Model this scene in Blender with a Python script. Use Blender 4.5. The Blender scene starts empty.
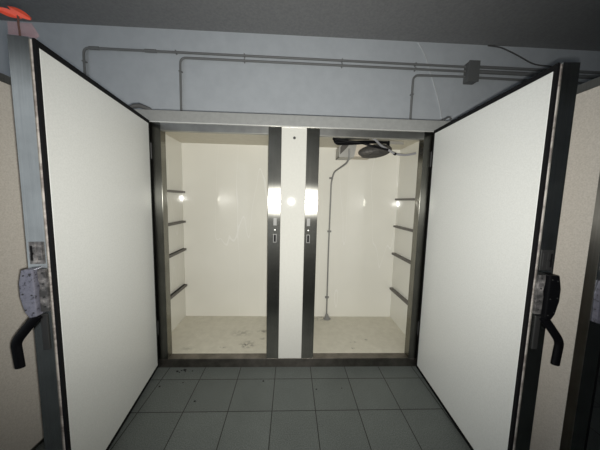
import bpy, bmesh, math, random
from mathutils import Vector, Matrix, noise
random.seed(4)
C = bpy.context.scene.collection
SC = bpy.context.scene
PI = math.pi
R = math.radians

# ------------------------------------------------------------------ camera numbers
F, PITCH, YAW, ROLL = 242.0, 0.10087, 0.04147, -0.02335
CX, CH, CD = 0.19412, 1.44333, 1.97715

# ------------------------------------------------------------------ materials
def mat(name, col, rough=.5, metal=0., spec=.5, build=None, coat=0.):
    m = bpy.data.materials.new(name); m.use_nodes = True
    nt = m.node_tree; b = nt.nodes['Principled BSDF']
    b.inputs['Base Color'].default_value = (*col, 1)
    b.inputs['Roughness'].default_value = rough
    b.inputs['Metallic'].default_value = metal
    b.inputs['Specular IOR Level'].default_value = spec
    b.inputs['Coat Weight'].default_value = coat
    if build: build(nt, b)
    return m
def nd(nt, t, **kw):
    n = nt.nodes.new(t)
    for k, v in kw.items(): setattr(n, k, v)
    return n
def noise_n(nt, scale, detail=3, rough=.55, vec=None):
    n = nd(nt, 'ShaderNodeTexNoise'); n.inputs['Scale'].default_value = scale
    n.inputs['Detail'].default_value = detail; n.inputs['Roughness'].default_value = rough
    if vec is not None: nt.links.new(vec, n.inputs['Vector'])
    return n
def ramp(nt, fac, stops):
    r = nd(nt, 'ShaderNodeValToRGB')
    e = r.color_ramp.elements
    while len(e) < len(stops): e.new(.5)
    for i, (p, c) in enumerate(stops):
        e[i].position = p; e[i].color = (*c, 1)
    nt.links.new(fac, r.inputs['Fac']); return r
def objco(nt, scale=(1,1,1), loc=(0,0,0)):
    tc = nd(nt, 'ShaderNodeTexCoord'); mp = nd(nt, 'ShaderNodeMapping')
    mp.inputs['Scale'].default_value = scale; mp.inputs['Location'].default_value = loc
    nt.links.new(tc.outputs['Object'], mp.inputs['Vector']); return mp.outputs['Vector']
def bump(nt, b, h, strength=.1, dist=.001):
    bp = nd(nt, 'ShaderNodeBump'); bp.inputs['Strength'].default_value = strength
    bp.inputs['Distance'].default_value = dist
    nt.links.new(h, bp.inputs['Height']); nt.links.new(bp.outputs['Normal'], b.inputs['Normal'])
def speckle(c0, c1, scale, strength=.08, dist=.001, lo=.35, hi=.65, vs=(1,1,1)):
    def f(nt, b):
        v = objco(nt, vs); n = noise_n(nt, scale, 4, .6, v)
        r = ramp(nt, n.outputs['Fac'], [(lo, c0), (hi, c1)])
        nt.links.new(r.outputs['Color'], b.inputs['Base Color'])
        if strength: bump(nt, b, n.outputs['Fac'], strength, dist)
    return f
def brushed(col, lo=.85):
    def f(nt, b):
        v = objco(nt, (60, 60, .7)); n = noise_n(nt, 3, 3, .6, v)
        v2 = objco(nt, (1, 1, 1)); n2 = noise_n(nt, 5, 4, .6, v2)
        mx = nd(nt, 'ShaderNodeMath', operation='MULTIPLY_ADD')
        nt.links.new(n.outputs['Fac'], mx.inputs[0]); mx.inputs[1].default_value = .5
        nt.links.new(n2.outputs['Fac'], mx.inputs[2])
        c0 = tuple(x*lo*.8 for x in col)
        r = ramp(nt, mx.outputs[0], [(.5, c0), (1., col)])
        nt.links.new(r.outputs['Color'], b.inputs['Base Color'])
        t = nd(nt, 'ShaderNodeCombineXYZ'); t.inputs['Z'].default_value = 1.   # brushed along the vertical
        g = nd(nt, 'ShaderNodeBsdfAnisotropic', distribution='BECKMANN')
        g.inputs['Roughness'].default_value = b.inputs['Roughness'].default_value
        g.inputs['Anisotropy'].default_value = .55; g.inputs['Rotation'].default_value = 0
        nt.links.new(t.outputs[0], g.inputs['Tangent']); nt.links.new(r.outputs['Color'], g.inputs['Color'])
        b.inputs['Roughness'].default_value = .5
        ms = nd(nt, 'ShaderNodeMixShader'); ms.inputs[0].default_value = .10
        nt.links.new(g.outputs[0], ms.inputs[1]); nt.links.new(b.outputs[0], ms.inputs[2])
        nt.links.new(ms.outputs[0], nt.nodes['Material Output'].inputs['Surface'])
    return f
M = {}
M['steel'] = mat('brushed_stainless', (.33,.325,.295), .27, 1., build=brushed((.33,.325,.295)))
M['steel_edge'] = mat('edge_stainless', (.54,.55,.53), .26, 1., build=brushed((.54,.55,.53)))
M['steel_border'] = mat('border_stainless', (.30,.29,.26), .45, 1., build=brushed((.34,.33,.30)))
M['steel_dark_reflect'] = mat('dark_reflection_stainless', (.10,.10,.095), .28, 1., build=brushed((.15,.15,.135)))  # jamb steel with its dark reflection put into the base colour
M['header'] = mat('plain_stainless', (.36,.36,.35), .36, 1., build=speckle((.32,.32,.31),(.40,.40,.385), 9, .0))
M['plate'] = mat('worn_plate', (.16,.16,.155), .5, .5)
M['sill'] = mat('sill_steel', (.20,.185,.165), .38, 1., build=speckle((.15,.14,.125),(.24,.22,.20), 9, .05))
M['lip'] = mat('bright_trim', (.85,.85,.82), .3, .6)
M['cream'] = mat('cream_laminate', (.57,.565,.525), .04, spec=.3, build=speckle((.56,.555,.515),(.585,.58,.54), 60, 0))
def lining(nt, b):
    v = objco(nt); n = noise_n(nt, 1.6, 3, .5, v)
    r = ramp(nt, n.outputs['Fac'], [(.3, (.73,.715,.645)), (.7, (.78,.765,.70))])
    # long thin scratches in the laminate
    v2 = objco(nt, (3.2, 3.2, .5), (.3, 0, .2)); n2 = noise_n(nt, 1.0, 2, .5, v2)
    k = nd(nt, 'ShaderNodeMath', operation='COMPARE'); k.inputs[1].default_value = .57; k.inputs[2].default_value = .0028
    nt.links.new(n2.outputs['Fac'], k.inputs[0])
    k2 = nd(nt, 'ShaderNodeMath', operation='MULTIPLY'); k2.inputs[1].default_value = .4; nt.links.new(k.outputs[0], k2.inputs[0])
    mx = nd(nt, 'ShaderNodeMix', data_type='RGBA'); nt.links.new(k2.outputs[0], mx.inputs['Factor'])
    nt.links.new(r.outputs['Color'], mx.inputs['A']); mx.inputs['B'].default_value = (.92,.91,.88,1)
    nt.links.new(mx.outputs['Result'], b.inputs['Base Color'])
    v3 = objco(nt, (1, 1, 1)); n3 = noise_n(nt, 3.5, 1, .4, v3); bump(nt, b, n3.outputs['Fac'], .12, .01)
M['lining'] = mat('lining_laminate', (.73,.72,.66), .07, build=lining)
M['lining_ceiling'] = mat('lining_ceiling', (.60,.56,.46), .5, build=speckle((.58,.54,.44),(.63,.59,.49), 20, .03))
def infloor(nt, b):
    v = objco(nt); n = noise_n(nt, 14, 5, .65, v)
    r = ramp(nt, n.outputs['Fac'], [(.25, (.58,.55,.46)), (.75, (.70,.67,.57))])
    n2 = noise_n(nt, 26, 3, .6, v)
    blobs = None
    for cx, cy, rad, st in [(-.19,.19,.06,.9),(-.17,.24,.04,.5),(-.40,.16,.025,.6),(-.06,.43,.05,.7),(-.28,.40,.09,.35),(-.72,.14,.05,.3),(.83,.24,.025,.8),(.80,.14,.02,.7),(.97,.28,.018,.6),(.58,.72,.10,.5),(-.05,.30,.03,.5)]:
        d = nd(nt, 'ShaderNodeVectorMath', operation='DISTANCE'); d.inputs[1].default_value = (cx-.195, cy, 0)
        tc = objco(nt, (1, 1.6, 0), (0, -.6*cy, 0)); nt.links.new(tc, d.inputs[0])
        q = nd(nt, 'ShaderNodeMapRange'); q.inputs['From Min'].default_value = 0; q.inputs['From Max'].default_value = rad*1.5
        q.inputs['To Min'].default_value = st; q.inputs['To Max'].default_value = 0
        nt.links.new(d.outputs['Value'], q.inputs['Value'])
        if blobs is None: blobs = q.outputs[0]
        else:
            mm = nd(nt, 'ShaderNodeMath', operation='MAXIMUM'); nt.links.new(blobs, mm.inputs[0]); nt.links.new(q.outputs[0], mm.inputs[1]); blobs = mm.outputs[0]
    th = nd(nt, 'ShaderNodeMapRange'); th.inputs['From Min'].default_value = .44; th.inputs['From Max'].default_value = .54
    nt.links.new(n2.outputs['Fac'], th.inputs['Value'])
    m2 = nd(nt, 'ShaderNodeMath', operation='MULTIPLY'); nt.links.new(blobs, m2.inputs[0]); nt.links.new(th.outputs[0], m2.inputs[1])
    mx = nd(nt, 'ShaderNodeMix', data_type='RGBA'); nt.links.new(m2.outputs[0], mx.inputs['Factor'])
    nt.links.new(r.outputs['Color'], mx.inputs['A']); mx.inputs['B'].default_value = (.05,.045,.035,1)
    nt.links.new(mx.outputs['Result'], b.inputs['Base Color'])
    bump(nt, b, n.outputs['Fac'], .2, .002)
M['infloor'] = mat('cold_floor_board', (.45,.42,.34), .55, build=infloor)
M['door_in'] = mat('white_door_lining', (.72,.73,.71), .34, build=speckle((.69,.70,.68),(.75,.76,.74), 140, .12, .0006))
M['door_out'] = mat('beige_door_skin', (.70,.655,.59), .5, build=speckle((.64,.60,.535),(.76,.715,.65), 150, .15, .0006))
M['gasket'] = mat('black_rubber', (.006,.006,.007), .7, spec=.15)
def strip_m(nt, b):
    v = objco(nt, (1,1,1)); n = noise_n(nt, 18, 4, .7, v)
    r = ramp(nt, n.outputs['Fac'], [(.40, (.20,.17,.16)), (.56, (.50,.46,.43))])
    nt.links.new(r.outputs['Color'], b.inputs['Base Color'])
M['strip'] = mat('worn_white_profile', (.6,.57,.52), .5, build=strip_m)
M['fascia'] = mat('grey_fascia', (.25,.255,.25), .45, build=speckle((.24,.245,.24),(.27,.275,.27), 30, .05))
M['top'] = mat('cabinet_top', (.3,.3,.3), .6)
M['black'] = mat('black_plastic', (.004,.004,.005), .5, spec=.12)
def worn(nt, b):
    v = objco(nt); n = noise_n(nt, 55, 5, .7, v)
    r = ramp(nt, n.outputs['Fac'], [(.34, (.03,.03,.035)), (.44, (.20,.20,.25)), (.7, (.27,.27,.33))])
    nt.links.new(r.outputs['Color'], b.inputs['Base Color']); bump(nt, b, n.outputs['Fac'], .2, .001)
M['latch'] = mat('worn_grey_latch_enamel', (.25,.25,.32), .42, .3, build=worn)
def worn2(nt, b):
    v = objco(nt); n = noise_n(nt, 32, 5, .6, v)
    r = ramp(nt, n.outputs['Fac'], [(.42, (.07,.068,.068)), (.56, (.19,.18,.18)), (.66, (.36,.34,.33))])
    nt.links.new(r.outputs['Color'], b.inputs['Base Color']); bump(nt, b, n.outputs['Fac'], .3, .001)
M['latch_worn'] = mat('chipped_latch_plate', (.3,.28,.27), .5, .3, build=worn2)
M['dark_metal'] = mat('dark_metal', (.05,.05,.05), .5, .5)
M['rail'] = mat('dull_aluminium_rail', (.16,.15,.14), .5, .5)
M['conduit'] = mat('grey_conduit', (.21,.215,.215), .55)
M['jbox'] = mat('grey_junction_box', (.15,.155,.155), .6)
M['cable_grey'] = mat('pale_cable', (.62,.64,.66), .6)
M['cable_dark'] = mat('dark_cable', (.10,.10,.10), .6)
M['pipe'] = mat('grey_pipe', (.22,.22,.21), .45)
M['galv'] = mat('galvanised_casing', (.42,.41,.38), .4, .5)
M['tan'] = mat('beige_casing', (.55,.49,.40), .5)
M['mesh'] = mat('dark_fan_guard', (.085,.078,.07), .6, .3)
M['hose'] = mat('translucent_hose', (.30,.30,.32), .3)
M['red'] = mat('red_plastic', (1.0,.13,.07), .5)
M['brown'] = mat('brown_stick', (.10,.05,.04), .6)
def film(nt, b):
    b.inputs['Alpha'].default_value = .10
M['film'] = mat('pink_film', (.85,.35,.36), .5, build=film)

# walls: painted blue-grey plaster
M['wall'] = mat('grey_painted_plaster', (.57,.61,.65), .8, build=speckle((.56,.595,.63),(.60,.635,.67), 8, .06, .004))
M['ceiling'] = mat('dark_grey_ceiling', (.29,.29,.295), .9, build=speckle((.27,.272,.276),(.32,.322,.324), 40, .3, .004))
def tiles(nt, b):
    tc = nd(nt, 'ShaderNodeTexCoord'); sep = nd(nt, 'ShaderNodeSeparateXYZ'); nt.links.new(tc.outputs['Object'], sep.inputs[0])
    outs = []; cells = []
    for ax, off in (('X', .80517), ('Y', .14631)):
        a = nd(nt, 'ShaderNodeMath', operation='ADD'); nt.links.new(sep.outputs[ax], a.inputs[0]); a.inputs[1].default_value = off
        p = nd(nt, 'ShaderNodeMath', operation='PINGPONG'); nt.links.new(a.outputs[0], p.inputs[0]); p.inputs[1].default_value = .15
        outs.append(p.outputs[0])
        d = nd(nt, 'ShaderNodeMath', operation='DIVIDE'); nt.links.new(a.outputs[0], d.inputs[0]); d.inputs[1].default_value = .3
        fl = nd(nt, 'ShaderNodeMath', operation='FLOOR'); nt.links.new(d.outputs[0], fl.inputs[0]); cells.append(fl.outputs[0])
    mn = nd(nt, 'ShaderNodeMath', operation='MINIMUM'); nt.links.new(outs[0], mn.inputs[0]); nt.links.new(outs[1], mn.inputs[1])
    g = nd(nt, 'ShaderNodeMapRange'); g.inputs['From Min'].default_value = .0022; g.inputs['From Max'].default_value = .0036
    nt.links.new(mn.outputs[0], g.inputs['Value'])
    cb = nd(nt, 'ShaderNodeCombineXYZ'); nt.links.new(cells[0], cb.inputs[0]); nt.links.new(cells[1], cb.inputs[1])
    wn = nd(nt, 'ShaderNodeTexWhiteNoise'); nt.links.new(cb.outputs[0], wn.inputs['Vector'])
    n = noise_n(nt, 160, 3, .7, tc.outputs['Object']); n2 = noise_n(nt, 3, 3, .6, tc.outputs['Object'])
    r = ramp(nt, n.outputs['Fac'], [(.36, (.075,.086,.082)), (.64, (.145,.158,.151))])
    s = nd(nt, 'ShaderNodeMath', operation='MULTIPLY_ADD'); nt.links.new(wn.outputs['Value'], s.inputs[0]); s.inputs[1].default_value = .10; s.inputs[2].default_value = .75
    s2 = nd(nt, 'ShaderNodeMath', operation='MULTIPLY_ADD'); nt.links.new(n2.outputs['Fac'], s2.inputs[0]); s2.inputs[1].default_value = .4; nt.links.new(s.outputs[0], s2.inputs[2])
    vm = nd(nt, 'ShaderNodeVectorMath', operation='SCALE'); nt.links.new(r.outputs['Color'], vm.inputs[0]); nt.links.new(s2.outputs[0], vm.inputs['Scale'])
    mx = nd(nt, 'ShaderNodeMix', data_type='RGBA'); nt.links.new(g.outputs[0], mx.inputs['Factor'])
    mx.inputs['A'].default_value = (.018,.018,.017,1); nt.links.new(vm.outputs[0], mx.inputs['B'])
    nt.links.new(mx.outputs['Result'], b.inputs['Base Color'])
M['tiles'] = mat('grey_floor_tiles', (.12,.13,.13), .5, spec=.3, build=tiles)
M['debris'] = mat('black_crumbs', (.012,.012,.012), .8)

# ------------------------------------------------------------------ mesh helpers
def add_box(bm, x0, x1, y0, y1, z0, z1, bev=0., seg=2):
    vs = [bm.verts.new((x, y, z)) for x in (x0, x1) for y in (y0, y1) for z in (z0, z1)]
    fs = [(0,1,3,2),(4,6,7,5),(0,4,5,1),(2,3,7,6),(0,2,6,4),(1,5,7,3)]
    faces = [bm.faces.new([vs[i] for i in f]) for f in fs]
    if bev:
        es = list({e for f in faces for e in f.edges})
        bmesh.ops.bevel(bm, geom=es, offset=bev, segments=seg, profile=.5, affect='EDGES')
def box(*a, **k):
    bm = bmesh.new(); add_box(bm, *a, **k); return bm
def fillet(pts, r, n=6):
    pts = [Vector(p) for p in pts]; out = [pts[0]]
    for i in range(1, len(pts)-1):
        p, a, b = pts[i], pts[i-1], pts[i+1]
        da, db = (a-p), (b-p); rr = min(r, da.length*.49, db.length*.49)
        A, B = p + da.normalized()*rr, p + db.normalized()*rr
        for k in range(n+1):
            t = k/n; out.append(A*(1-t)**2 + p*2*t*(1-t) + B*t*t)
    out.append(pts[-1]); return out
def add_tube(bm, pts, rad, seg=10, r=0.):
    pts = fillet(pts, r) if r else [Vector(p) for p in pts]
    rads = rad if isinstance(rad, (list, tuple)) else [rad]*len(pts)
    ref = None; rings = []
    for i, p in enumerate(pts):
        t = (pts[min(i+1, len(pts)-1)] - pts[max(i-1, 0)]).normalized()
        if ref is None:
            ref = t.orthogonal().normalized()
        ref = (ref - t*ref.dot(t)).normalized(); q = t.cross(ref)
        rings.append([bm.verts.new(p + (ref*math.cos(2*PI*k/seg) + q*math.sin(2*PI*k/seg))*rads[i]) for k in range(seg)])
    for a, b in zip(rings, rings[1:]):
        for k in range(seg):
            bm.faces.new((a[k], a[(k+1) % seg], b[(k+1) % seg], b[k]))
    bm.faces.new(rings[0][::-1]); bm.faces.new(rings[-1])
def tube(*a, **k):
    bm = bmesh.new(); add_tube(bm, *a, **k); return bm
def add_prism(bm, poly, a0, a1, axis='y', bev=0.):
    """poly: 2-d outline (x,z) for axis y; extruded from a0 to a1"""
    def P(p, a):
        return {'y': (p[0], a, p[1]), 'x': (a, p[0], p[1]), 'z': (p[0], p[1], a)}[axis]
    A = [bm.verts.new(P(p, a0)) for p in poly]; B = [bm.verts.new(P(p, a1)) for p in poly]
    n = len(poly); fs = [bm.faces.new(A), bm.faces.new(B[::-1])]
    for i in range(n): fs.append(bm.faces.new((A[i], B[i], B[(i+1) % n], A[(i+1) % n])))
    if bev:
        es = list({e for f in fs for e in f.edges})
        bmesh.ops.bevel(bm, geom=es, offset=bev, segments=2, profile=.5, affect='EDGES')
def prism(*a, **k):
    bm = bmesh.new(); add_prism(bm, *a, **k); return bm
def add_ring(bm, x0, x1, z0, z1, w, y0, y1):
    """rectangular frame of bar width w in the xz plane"""
    add_box(bm, x0, x0+w, y0, y1, z0, z1); add_box(bm, x1-w, x1, y0, y1, z0, z1)
    add_box(bm, x0+w, x1-w, y0, y1, z0, z0+w); add_box(bm, x0+w, x1-w, y0, y1, z1-w, z1)
def obj(name, bm, m, parent=None, label=None, smooth=False):
    bmesh.ops.recalc_face_normals(bm, faces=bm.faces)
    me = bpy.data.meshes.new(name); bm.to_mesh(me); bm.free()
    me.materials.append(M[m])
    if smooth:
        for p in me.polygons: p.use_smooth = True
        try: me.set_sharp_from_angle(angle=R(40))
        except Exception: pass
    o = bpy.data.objects.new(name, me); C.objects.link(o)
    if parent: o.parent = parent
    if label: o['label'] = label
    return o
def tag(o, label, cat, group=None):
    o['label'] = label; o['category'] = cat
    if group: o['group'] = group
    return o
def empty(name, loc=(0,0,0)):
    e = bpy.data.objects.new(name, None); C.objects.link(e); e.location = loc; e.empty_display_size = .1; return e
def struct(name, bm, m):
    o = obj(name, bm, m); o['kind'] = 'structure'; return o

# ------------------------------------------------------------------ room
WY, CZ = .95, 3.29
XL, XR, YF = -4.6, 5.2, -4.6
struct('floor', box(XL, XR, YF, WY+.1, -.1, 0), 'tiles')
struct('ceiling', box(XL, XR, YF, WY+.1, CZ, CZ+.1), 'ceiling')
struct('wall_back', box(XL, XR, WY, WY+.1, 0, CZ), 'wall')
struct('wall_right', box(XR, XR+.1, YF, WY+.1, 0, CZ), 'wall')  # unseen wall, added to keep world light out on this side
struct('wall_front', box(-1.2, XR, YF-.1, YF, 0, CZ), 'wall')  # unseen rear wall, added and stopped short so world light comes from the left
bm = bmesh.new()   # left wall; rear left corner left open on purpose to let world light in
add_box(bm, XL-.1, XL, -1.2, WY+.1, 0, CZ)
struct('wall_left', bm, 'wall')

# ------------------------------------------------------------------ doors
W, ZT = .960, 2.022
def make_door(parent, m, hx, hy, ang, latch=True, ZB=.012, label=None):
    """m=+1 hinged on its left, -1 hinged on its right.  local: u along the width, t outward (0 = seal plane)"""
    def bx(bm, u0, u1, t0, t1, z0, z1, **k):
        x0, x1 = sorted((m*u0, m*u1)); add_box(bm, x0, x1, -t1, -t0, z0, z1, **k)
    bm = bmesh.new(); bx(bm, .004, W-.002, .008, .078, ZB+.004, ZT-.004)
    d = obj('door', bm, 'strip', parent, label)
    d.location = (hx, hy, 0); d.rotation_euler = (0, 0, -m*ang)
    bm = bmesh.new(); bx(bm, .019, W-.017, -.002, .012, ZB+.024, ZT-.024, bev=.003)
    obj('inner_panel', bm, 'door_in', d, 'white laminate inner panel of the door')
    bm = bmesh.new()
    for a in ((.001, .018, ZB, ZT), (W-.016, W, ZB, ZT), (.018, W-.016, ZB, ZB+.022), (.018, W-.016, ZT-.022, ZT)):
        bx(bm, a[0], a[1], -.002, .008, a[2], a[3])
    obj('gasket', bm, 'gasket', d, 'black rubber gasket around the inner panel')
    # steel profile round the edges: web + lip over the outer face
    bm = bmesh.new(); T0, T1, e = .0155, .082, .004
    bx(bm, W-.006, W+e, T0, T1, ZB, ZT); bx(bm, -e, .004, T0, T1, ZB, ZT)
    bx(bm, .004, W-.006, T0, T1, ZT-.004, ZT+.003); bx(bm, .004, W-.006, T0, T1, ZB-.002, ZB+.004)
    sp = obj('edge_profile', bm, 'steel_edge', d, 'stainless steel edge of the door')
    bm = bmesh.new(); bw = .038
    for a in ((0, bw, ZB, ZT), (W-bw, W+.002, ZB, ZT), (bw, W-bw, ZB, ZB+.02), (bw, W-bw, ZT-bw, ZT+.002)):
        bx(bm, a[0], a[1], .082, .0835, a[2], a[3])
    obj('outer_border', bm, 'steel_border', d, 'dark steel border of the outer face')
    bm = bmesh.new(); bx(bm, bw-.002, W-bw+.002, .078, .0825, ZB+.018, ZT-bw+.002)
    obj('outer_panel', bm, 'door_out', d, 'beige outer skin of the door')
    # hinges at the hinge edge
    for z in (.36, 1.80):
        bm = bmesh.new(); bx(bm, -.012, -.004, .0, .06, z-.05, z+.05)
        add_tube(bm, [(m*-.010, -.0, z-.06), (m*-.010, -.0, z+.06)], .008, 10)
        obj('hinge', bm, 'dark_metal', d)
    # ---- latch on the free edge
    e0 = W+.004
    bm = bmesh.new()    # recessed lock plate above
    bx(bm, e0, e0+.003, .022, .072, 1.165, 1.255)
    bx(bm, e0+.003, e0+.007, .026, .042, 1.18, 1.243, bev=.0015); bx(bm, e0+.003, e0+.006, .046, .068, 1.172, 1.204, bev=.001)
    bx(bm, e0+.003, e0+.006, .046, .068, 1.212, 1.246, bev=.001)
    obj('lock_plate', bm, 'latch_worn' if m > 0 else 'dark_metal', d)
    bm = bmesh.new(); bx(bm, e0+.003, e0+.0075, .058, .065, 1.18, 1.240)
    obj('lock_bolt', bm, 'gasket', d)
    bm = bmesh.new()    # chipped plate toward the gasket side
    ol = [(.014, .968), (.043, .968), (.044, 1.05), (.036, 1.075), (.044, 1.10), (.044, 1.145), (.018, 1.145), (.013, 1.09)]
    def ledge(bm, poly, u0, u1, bev=0.):
        # outline in (t, z), extruded along u
        add_prism(bm, [(-t, z) for t, z in poly], m*u0, m*u1, 'x', bev)
    ledge(bm, ol, e0, e0+.012, .002)
    obj('latch_plate', bm, 'latch_worn', d)
    for z in (.99, 1.03, 1.085, 1.13): obj('screw', tube([(m*(e0+.011), -.027, z), (m*(e0+.0145), -.027, z)], .0035, 8), 'dark_metal', d)
    if latch:
        ol = [(.046, .955), (.072, .950), (.086, .975), (.098, 1.035), (.098, 1.09), (.086, 1.148), (.046, 1.150)]
        bm = bmesh.new(); ledge(bm, ol, e0-.03, e0+.028, .004)
        # body lies on the outer face, wrapping the corner
        obj('latch_housing', bm, 'latch' if m > 0 else 'black', d, 'worn grey latch housing' if m > 0 else 'black latch housing')
        for t, z in ((.055, .972), (.080, .985), (.056, 1.13), (.079, 1.125), (.056, 1.045), (.086, 1.05)):
            obj('rivet', tube([(m*(e0+.026), -t, z), (m*(e0+.030), -t, z)], .003, 8), 'dark_metal', d)
        # bent lever handle
        pts = [(.054, .955), (.080, .925), (.131, .858), (.140, .835), (.134, .735)]
        u = e0+.010
        P3 = [Vector((m*u, -t, z)) for t, z in pts]
        path = fillet(P3, .02)
        bm = bmesh.new(); add_tube(bm, path, [.0175]*len(path), 14)
        for v in bm.verts:     # flatten a little, lever is oval
            v.co.x = m*(u + (v.co.x*m-u)*.7)
        obj('lever_handle', bm, 'black', d, 'bent black lever handle', smooth=True)
        bm = bmesh.new(); bx(bm, e0-.001, e0+.006, .028, .052, .80, .955, bev=.003)
        obj('lever_backplate', bm, 'dark_metal', d)
    else:
        ol = [(.046, .925), (.076, .930), (.078, 1.06), (.072, 1.12), (.046, 1.125)]
        bm = bmesh.new(); ledge(bm, ol, e0, e0+.02, .003)
        obj('latch_housing', bm, 'latch', d, 'worn grey latch housing')
    return d

# ------------------------------------------------------------------ cabinets
def make_cabinet(loc_label, cat, x0, x1, ix0, ix1, opens, furnish):
    """opens: list of (frame outer x0, opening x0, opening x1, frame outer x1)"""
    cab = empty('cold_cabinet', ((x0+x1)/2, 0, 0)); ox = (x0+x1)/2
    tag(cab, loc_label, cat)
    def add(name, bm, m, lab=None, smooth=False):
        for v in bm.verts: v.co.x -= ox
        return obj(name, bm, m, cab, lab, smooth)
    T = .09; ZS, ZH, ZF, ZC = .078, 1.957, 2.016, 2.108
    # cream front: margins and mullion
    bm = bmesh.new(); cur = x0
    xs = []
    for fo0, o0, o1, fo1 in opens:
        xs.append((cur, fo0)); cur = fo1
    xs.append((cur, x1))
    bm.free()
    for a, b in xs: add('front_panel', box(a, b, 0, T, ZS, ZF), 'cream')
    add('fascia', box(x0, x1, -.006, T, ZF+.006, ZC, bev=.003), 'fascia', 'grey fascia across the top')
    add('fascia_lip', box(x0, x1, -.012, T-.01, ZF, ZF+.006), 'lip')
    add('sill', box(x0, x1, -.005, T-.02, 0, ZS, bev=.002), 'sill', 'stainless steel sill')
    # outer shell
    D = .86
    add('side_panel', box(x0, x0+.02, T, D, 0, ZC), 'top'); add('side_panel', box(x1-.02, x1, T, D, 0, ZC), 'top')
    add('back_panel', box(x0+.02, x1-.02, D-.02, D, 0, ZC), 'top'); add('top_panel', box(x0+.02, x1-.02, T, D-.02, ZC-.02, ZC), 'top')
    # lining
    IB, ICZ = .765, 2.035
    add('lining_side', box(ix0-.03, ix0, T, IB, ZS, ICZ), 'lining'); add('lining_side', box(ix1, ix1+.03, T, IB, ZS, ICZ), 'lining')
    add('lining_back', box(ix0-.03, ix1+.03, IB, IB+.03, ZS, ICZ), 'lining')
    add('lining_ceiling', box(ix0-.03, ix1+.03, T, IB+.03, ICZ, ICZ+.03), 'lining_ceiling')
    add('inner_floor', box(ix0, ix1, T-.02, IB, .03, ZS), 'infloor', 'beige floor board with dark marks')
    for (a, b), (c, d) in zip([(o[0], o[3]) for o in opens], [(o[0], o[3]) for o in opens][1:]):
        add('partition', box(b-.0+.07, c-.07+.0, T, IB, ZS, ICZ), 'lining') if c-b > .15 else None
    for fo0, o0, o1, fo1 in opens:
        add('door_jamb', box(fo0, o0, -.004, .072, ZS, ZF, bev=.0015), 'steel', 'brushed stainless jamb')
        fr = add('door_jamb', box(o1, fo1, -.004, .072, ZS, ZF, bev=.0015), 'steel', 'brushed stainless jamb')
        add('door_header', box(o0, o1, -.004, .035, ZH, ZF, bev=.0015), 'header', 'brushed stainless header')
        if (fo0, 'latch_side') in furnish and furnish[(fo0, 'latch_side')] > .3:
            fr = bpy.data.objects[[c.name for c in cab.children if c.name.startswith('door_jamb')][-2]]
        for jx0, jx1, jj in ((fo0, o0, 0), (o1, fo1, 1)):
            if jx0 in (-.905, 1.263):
                bm = box(jx0+.001, jx1-.001, -.0055, -.004, ZS, ZF)  # thin added strip, coloured dark in place of the jamb's dark reflection
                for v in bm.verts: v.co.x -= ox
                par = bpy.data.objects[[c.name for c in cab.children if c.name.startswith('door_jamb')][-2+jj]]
                obj('dark_reflection_strip', bm, 'steel_dark_reflect', par, 'added strip on the hinge-side jamb, dark reflection put into its colour')
        side = furnish.get((fo0, 'latch_side'))
        if side is not None:
            xx = side - ox
            s = box(xx-.014, xx+.014, -.007, -.004, 1.235, 1.30, bev=.001)
            obj('strike_plate', s, 'plate', fr)
            bm = bmesh.new(); add_ring(bm, xx-.014, xx+.014, 1.095, 1.165, .006, -.007, -.004)
            obj('keyhole_plate', bm, 'plate', fr)
            obj('keyhole', box(xx-.008, xx+.008, -.0055, -.004, 1.101, 1.159), 'gasket', fr)
            obj('screw', tube([(xx, -.004, 1.20), (xx, -.008, 1.20)], .005, 10), 'lip', fr)
    return cab, add, ox

mainc, addm, ox = make_cabinet('wide two-compartment cold cabinet in the centre with both white-lined doors swung open', 'cold storage cabinet',
    -1.115, 1.505, -.995, 1.415,
    [(-.905, -.820, .012, .115), (.313, .416, 1.263, 1.342)],
    {(-.905, 'latch_side'): .072, (.313, 'latch_side'): .345})
for v_x, zs in ((-1, (1.505, 1.182, .873, .460)), (1, (1.480, 1.175, .858, .442))):
    for z in zs:
        if v_x < 0: bm = box(-.995, -.957, .12, .735, z-.011, z+.011); add_box(bm, -.995, -.975, .12, .735, z-.011, z+.011)
        else: bm = box(1.377, 1.415, .12, .735, z-.011, z+.011)
        addm('shelf_rail', bm, 'rail')
addm('button', tube([(.216, -.004, 1.935), (.216, .004, 1.935)], .011, 14), 'dark_metal', 'small dark round plug on the mullion', True)
def shift(d): d.location.x -= ox
HL = make_door(mainc, 1, -.892, -.020, 1.4442, ZB=.022, label='left door swung open, white inside with steel edge'); shift(HL)
HR = make_door(mainc, -1, 1.329, -.0206, 1.50615, ZB=.010, label='right door swung open, white inside with dark steel edge'); shift(HR)

lc, _, lox = make_cabinet('neighbouring cold cabinet at the far left with its beige door standing open', 'cold storage cabinet',
    -2.45, -1.12, -2.38, -1.19, [(-2.272, -2.20, -1.37, -1.297)], {})
d = make_door(lc, -1, -1.285, -.020, R(88.5), latch=False, label='open door at the left edge, beige outer face'); d.location.x -= lox
rc, _, rox = make_cabinet('neighbouring cold cabinet at the far right with its beige door standing open', 'cold storage cabinet',
    1.51, 2.84, 1.58, 2.77, [(1.66, 1.735, 2.575, 2.645)], {})
d = make_door(rc, 1, 1.668, -.020, R(91.5), latch=False, label='open door at the right edge, beige outer face'); d.location.x -= rox

# ------------------------------------------------------------------ things inside the right compartment
ev = empty('evaporator_unit', (1.0, .62, 1.90))
tag(ev, 'small ceiling evaporator with round fan inside the right compartment', 'evaporator')
def sub(o, bm):
    for v in bm.verts: v.co -= Vector(o.location)
    return bm
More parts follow.
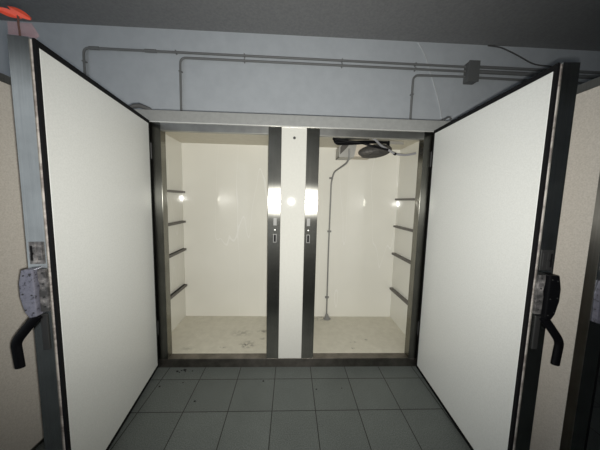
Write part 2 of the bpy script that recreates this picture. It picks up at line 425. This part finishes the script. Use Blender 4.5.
# galvanised end plate, beige casing, dark fan behind its guard
bm = prism([(.655, 1.872), (.80, 1.872), (.83, 2.028), (.715, 2.028), (.660, 1.975)], .40, .405)
add_box(bm, .655, .80, .405, .58, 1.872, 1.877); add_box(bm, .655, .660, .405, .58, 1.872, 1.975)
obj('side_plate', sub(ev, bm), 'galv', ev, 'galvanised end plate')
bm = prism([(.664, 1.895), (.715, 1.945), (.775, 2.02), (.72, 2.02), (.664, 1.965)], .393, .399)
obj('dark_opening', sub(ev, bm), 'mesh', ev, 'dark opening in the end plate')
obj('casing', sub(ev, box(.80, .99, .402, .58, 1.880, 2.028, bev=.008)), 'tan', ev, 'beige casing')
bm = bmesh.new()
bmesh.ops.create_uvsphere(bm, u_segments=32, v_segments=16, radius=1)
FX, FZ, FRX, FRZ, FT = 1.005, 1.938, .170, .064, .022
for v in bm.verts:
    v.co = Vector((FX + v.co.x*FRX, .42 + v.co.y*.09, FZ + v.co.z*FRZ + v.co.x*FT))
    if v.co.z > 2.028: v.co.z = 2.028
obj('fan_housing', sub(ev, bm), 'mesh', ev, 'dark round fan housing', True)
bm = bmesh.new()
for k in range(4):
    q = .3+.2*k
    pts = [(FX+FRX*q*math.cos(a*PI/12), .42-.09*math.sqrt(max(0, 1-q*q))-.003, FZ+FRZ*q*math.sin(a*PI/12)+FT*q*math.cos(a*PI/12)) for a in range(25)]
    add_tube(bm, pts, .0018, 6)
for k in range(6):
    an = k*PI/3
    pts = [(FX+FRX*q*math.cos(an), .42-.09*math.sqrt(max(0, 1-q*q))-.003, FZ+FRZ*q*math.sin(an)+FT*q*math.cos(an)) for q in (.1, .3, .5, .7, .9)]
    add_tube(bm, pts, .0018, 6)
obj('fan_guard', sub(ev, bm), 'dark_metal', ev, None, True)
bm = box(1.02, 1.275, .385, .398, 2.006, 2.030)
obj('mounting_bar', sub(ev, bm), 'galv', ev)
obj('bracket', sub(ev, box(1.115, 1.135, .375, .405, 1.955, 2.031)), 'black', ev)
for pts, rr in (
    ([(.62, .24, 2.015), (.565, .24, 1.995), (.595, .24, 1.952), (.675, .24, 1.953), (.80, .26, 1.968), (.93, .28, 1.985), (1.10, .33, 2.0)], .008),
    ([(.57, .30, 2.015), (.68, .30, 2.0), (.82, .28, 1.985), (.93, .26, 1.950), (1.08, .27, 1.925)], .010),
    ([(.60, .35, 2.0), (.72, .35, 1.995), (.90, .36, 2.012), (1.10, .36, 2.012)], .013),
    ([(.56, .20, 2.005), (.62, .20, 1.985), (.74, .20, 1.998), (.88, .21, 2.003)], .009)):
    obj('pipe', sub(ev, tube(pts, rr, 8, r=.03)), 'black', ev, 'black pipe at the ceiling', True)

hs = obj('hose', tube([(.86, .17, 2.010), (.93, .20, 1.998), (1.015, .28, 1.962), (1.103, .31, 1.932), (1.173, .33, 1.901), (1.27, .33, 1.893), (1.33, .33, 1.903), (1.372, .33, 1.915)], .010, 10, r=.05), 'hose', None, None, True)
tag(hs, 'pale plastic hose looping from the evaporator to the right inner wall', 'hose')
cl = obj('clamp', tube([(1.162, .328, 1.9055), (1.180, .33, 1.8985)], .0135, 12), 'black', hs, 'black clamp', True)

dp = empty('drain_pipe', (.645, .735, .078))
tag(dp, 'thin grey drain pipe running down the back wall of the right compartment', 'pipe')
bm = tube([(.742, .365, 1.945), (.748, .37, 1.865), (.740, .42, 1.819), (.698, .55, 1.787), (.660, .68, 1.760), (.645, .742, 1.66), (.640, .742, .9), (.645, .742, .094)], .009, 10, r=.05)
obj('pipe', sub(dp, bm), 'pipe', dp, None, True)
for z in (1.70, 1.10, .32):
    bm = box(.622, .666, .745, .762, z-.010, z+.010); add_tube(bm, [(.643, .742, z-.008), (.643, .742, z+.008)], .0150, 10)
    obj('clip', sub(dp, bm), 'pipe', dp)
bm = bmesh.new(); add_tube(bm, [(.645, .71, .0795), (.645, .71, .088), (.645, .725, .13)], [.045, .030, .014], 14)
obj('floor_flange', sub(dp, bm), 'pipe', dp, None, True)

# ------------------------------------------------------------------ conduits on the back wall
G = 'surface conduits on the back wall'
CY = WY-.028
def conduit(pts, label, rad=.0125, r=.07, clips=()):
    o = obj('conduit', tube(pts, rad, 10, r=r), 'conduit', None, None, True)
    tag(o, label, 'conduit', G)
    for x, z, vert in clips:
        if vert: b_ = box(x-.016, x+.016, CY-.014, WY-.002, z-.005, z+.005)
        else: b_ = box(x-.005, x+.005, CY-.014, WY-.002, z-.016, z+.016)
        obj('clip', b_, 'conduit', o)
    return o
conduit([(-2.09, CY, .02), (-2.085, CY, 3.040), (2.19, CY, 3.028)], 'long upper grey conduit bending down behind the left open door',
        clips=[(-2.085, 2.90, 1), (-1.1, 3.040, 0), (-.35, 3.038, 0), (.75, 3.033, 0), (1.6, 3.030, 0)])
cp = obj('coupling', tube([(-1.43, CY, 3.038), (-1.31, CY, 3.038)], .018, 12), 'conduit', bpy.data.objects['conduit'], None, True)
cp = obj('coupling', tube([(-2.02, CY, 3.040), (-1.92, CY, 3.040)], .017, 12), 'conduit', bpy.data.objects['conduit'], None, True)
conduit([(-1.062, CY, 1.8), (-1.055, CY, 2.984), (2.19, CY, 2.978)], 'middle grey conduit bending down behind the cabinet left of centre',
        clips=[(-1.055, 2.84, 1), (-.35, 2.983, 0), (.75, 2.981, 0), (1.6, 2.979, 0)])
conduit([(1.580, CY, 1.8), (1.582, CY, 2.912), (2.19, CY, 2.920)], 'short lower grey conduit bending down left of the junction box',
        clips=[(1.582, 2.70, 1)])
conduit([(2.31, CY, 3.034), (5.18, CY, 3.034)], 'upper grey conduit running right from the junction box', rad=.015)
conduit([(2.31, CY, 2.982), (5.18, CY, 2.976)], 'middle thick grey conduit running right from the junction box', rad=.020)
conduit([(2.31, CY, 2.916), (5.18, CY, 2.90)], 'lowest grey conduit running right from the junction box', rad=.013)
jb = empty('junction_box', (2.25, WY, 2.95)); tag(jb, 'grey square junction box on the back wall where the conduits meet', 'junction box')
obj('box_body', sub(jb, box(2.19, 2.31, WY-.085, WY-.002, 2.845, 3.062, bev=.006)), 'jbox', jb)
obj('box_lid', sub(jb, box(2.186, 2.314, WY-.097, WY-.085, 2.840, 3.067, bev=.003)), 'jbox', jb)

c = obj('cable', tube([(1.62, WY-.0068, 3.28), (1.70, WY-.0068, 3.17), (1.76, WY-.0068, 3.04), (1.80, WY-.0068, 2.93), (1.86, WY-.0068, 2.80), (1.93, WY-.0068, 2.60), (1.985, WY-.0068, 2.38)], .006, 8, r=.08), 'cable_grey', None, None, True)
tag(c, 'thin pale cable hanging crookedly down the wall left of the junction box', 'cable')
c = obj('cable', tube([(2.45, WY-.008, 3.283), (2.60, WY-.008, 3.275), (2.80, WY-.010, 3.20), (3.02, WY-.010, 3.10), (3.30, WY-.04, 3.065)], .007, 8, r=.08), 'cable_dark', None, None, True)
tag(c, 'dark cable drooping from the ceiling to the conduits right of the junction box', 'cable')
ph = obj('foam_pipe_offcut', tube([(-1.09, .03, 2.122), (-1.03, .03, 2.142), (-.985, .03, 2.146), (-.935, .03, 2.130), (-.90, .03, 2.121)], [.010, .016, .017, .014, .007], 12), 'cable_dark', None, None, True)
tag(ph, 'dark bent piece of pipe lying on the cabinet top beside the left door', 'pipe piece')
wr = obj('wire', tube([(1.40, .03, 2.114), (1.44, .03, 2.128), (1.47, .03, 2.150), (1.50, .03, 2.140), (1.48, .03, 2.118), (1.53, .03, 2.120), (1.56, .03, 2.155)], .005, 8, r=.02), 'cable_dark', None, None, True)
tag(wr, 'loose curled dark wire on the cabinet top beside the right door', 'wire')

# ------------------------------------------------------------------ red marker on top of the left door
rm = empty('red_marker', (-.842, -.95, 2.025)); tag(rm, 'bright red plastic leaf-shaped marker on a thin stick above the left door', 'marker')
obj('stick', sub(rm, tube([(-.842, -.95, 2.026), (-.845, -.95, 2.08), (-.843, -.95, 2.125)], .0032, 8)), 'brown', rm, 'thin brown stick', True)
obj('film', sub(rm, prism([(-.888, 2.092), (-.800, 2.088), (-.775, 2.045), (-.792, 2.030), (-.888, 2.030)], -.947, -.946)), 'film', rm, 'faint pink translucent film')
def leaf(a, b, wid):
    a, b = Vector(a), Vector(b); n = 12; bm = bmesh.new(); d = b-a
    nrm = Vector((0, 0, 1)) - d.normalized()*d.normalized().z; nrm.normalize()
    back = d.normalized().cross(nrm)
    rows = []
    for i in range(n+1):
        t = i/n; w = wid*math.sin(PI*min(1, .06+t*.92))**.6; p = a + d*t
        rows.append([bm.verts.new(p + nrm*w*s + back*(.006*(1-abs(s))+o)) for s, o in ((-1, 0), (0, .0), (1, 0), (0, .003))])
    for r0, r1 in zip(rows, rows[1:]):
        for k in range(4): bm.faces.new((r0[k], r0[(k+1) % 4], r1[(k+1) % 4], r1[k]))
    bm.faces.new(rows[0]); bm.faces.new(rows[-1][::-1]); return bm
for a, b, w_ in (((-.838, -.95, 2.106), (-.930, -.945, 2.138), .0125), ((-.868, -.953, 2.136), (-.796, -.95, 2.100), .0125)):
    obj('leaf', sub(rm, leaf(a, b, w_)), 'red', rm, None, True)

# crumbs on the floor by the sill
import itertools
for i, (x, y, s) in enumerate([(-.72,-.055,.010),(-.69,-.045,.007),(-.665,-.04,.012),(-.655,-.055,.006),(-.60,-.05,.006),(-.70,-.065,.006),(-.78,-.22,.007),(-.62,-.18,.005),(-.46,-.36,.008),(.005,-.17,.007),(.42,-.26,.006),(.62,-.25,.005)]):
    bm = bmesh.new(); bmesh.ops.create_icosphere(bm, subdivisions=1, radius=s)
    for v in bm.verts: v.co = Vector((v.co.x*random.uniform(.8,1.4), v.co.y*random.uniform(.7,1.1), max(0, v.co.z*.5+s*.35)))
    o = obj('crumb', bm, 'debris'); o.location = (x, y, 0)
    tag(o, 'tiny black crumb of dirt on the grey floor tiles', 'crumb', 'crumbs of dirt on the tiles')

# ------------------------------------------------------------------ light
L = bpy.data.lights.new('camera_flash', 'SPOT'); L.energy = 195; L.color = (1, .985, .93)
L.spot_size = R(134); L.spot_blend = 1.; L.shadow_soft_size = .012
lo = bpy.data.objects.new('camera_flash', L); C.objects.link(lo)
lo.location = (.208, -CD+.005, 1.424)
dirv = Vector((.02, 1, .0)).normalized(); lo.rotation_euler = dirv.to_track_quat('-Z', 'Y').to_euler()

w = bpy.data.worlds.new('world'); SC.world = w; w.use_nodes = True
w.node_tree.nodes['Background'].inputs['Color'].default_value = (.86, .93, 1.0, 1)
w.node_tree.nodes['Background'].inputs['Strength'].default_value = .68

# ------------------------------------------------------------------ camera
def rows():
    c, s = math.cos(YAW), math.sin(YAW)
    Y = Matrix(((c, -s, 0), (s, c, 0), (0, 0, 1)))
    c, s = math.cos(PITCH), math.sin(PITCH)
    P = Matrix(((1, 0, 0), (0, c, -s), (0, s, c)))
    c, s = math.cos(ROLL), math.sin(ROLL)
    Q = Matrix(((c, 0, -s), (0, 1, 0), (s, 0, c)))
    return Q @ P @ Y
m3 = rows(); rt, fw, up = m3[0], m3[1], m3[2]
cam = bpy.data.cameras.new('camera'); co = bpy.data.objects.new('camera', cam); C.objects.link(co)
mw = Matrix(((rt[0], up[0], -fw[0], CX), (rt[1], up[1], -fw[1], -CD), (rt[2], up[2], -fw[2], CH), (0, 0, 0, 1)))
co.matrix_world = mw
cam.sensor_width = 36; cam.lens = F/600*36; cam.clip_start = .01
SC.camera = co
SC.view_settings.view_transform = 'Standard'; SC.view_settings.look = 'None'
SC.view_settings.gamma = 1; SC.view_settings.use_curve_mapping = False
SC.view_settings.exposure = 0
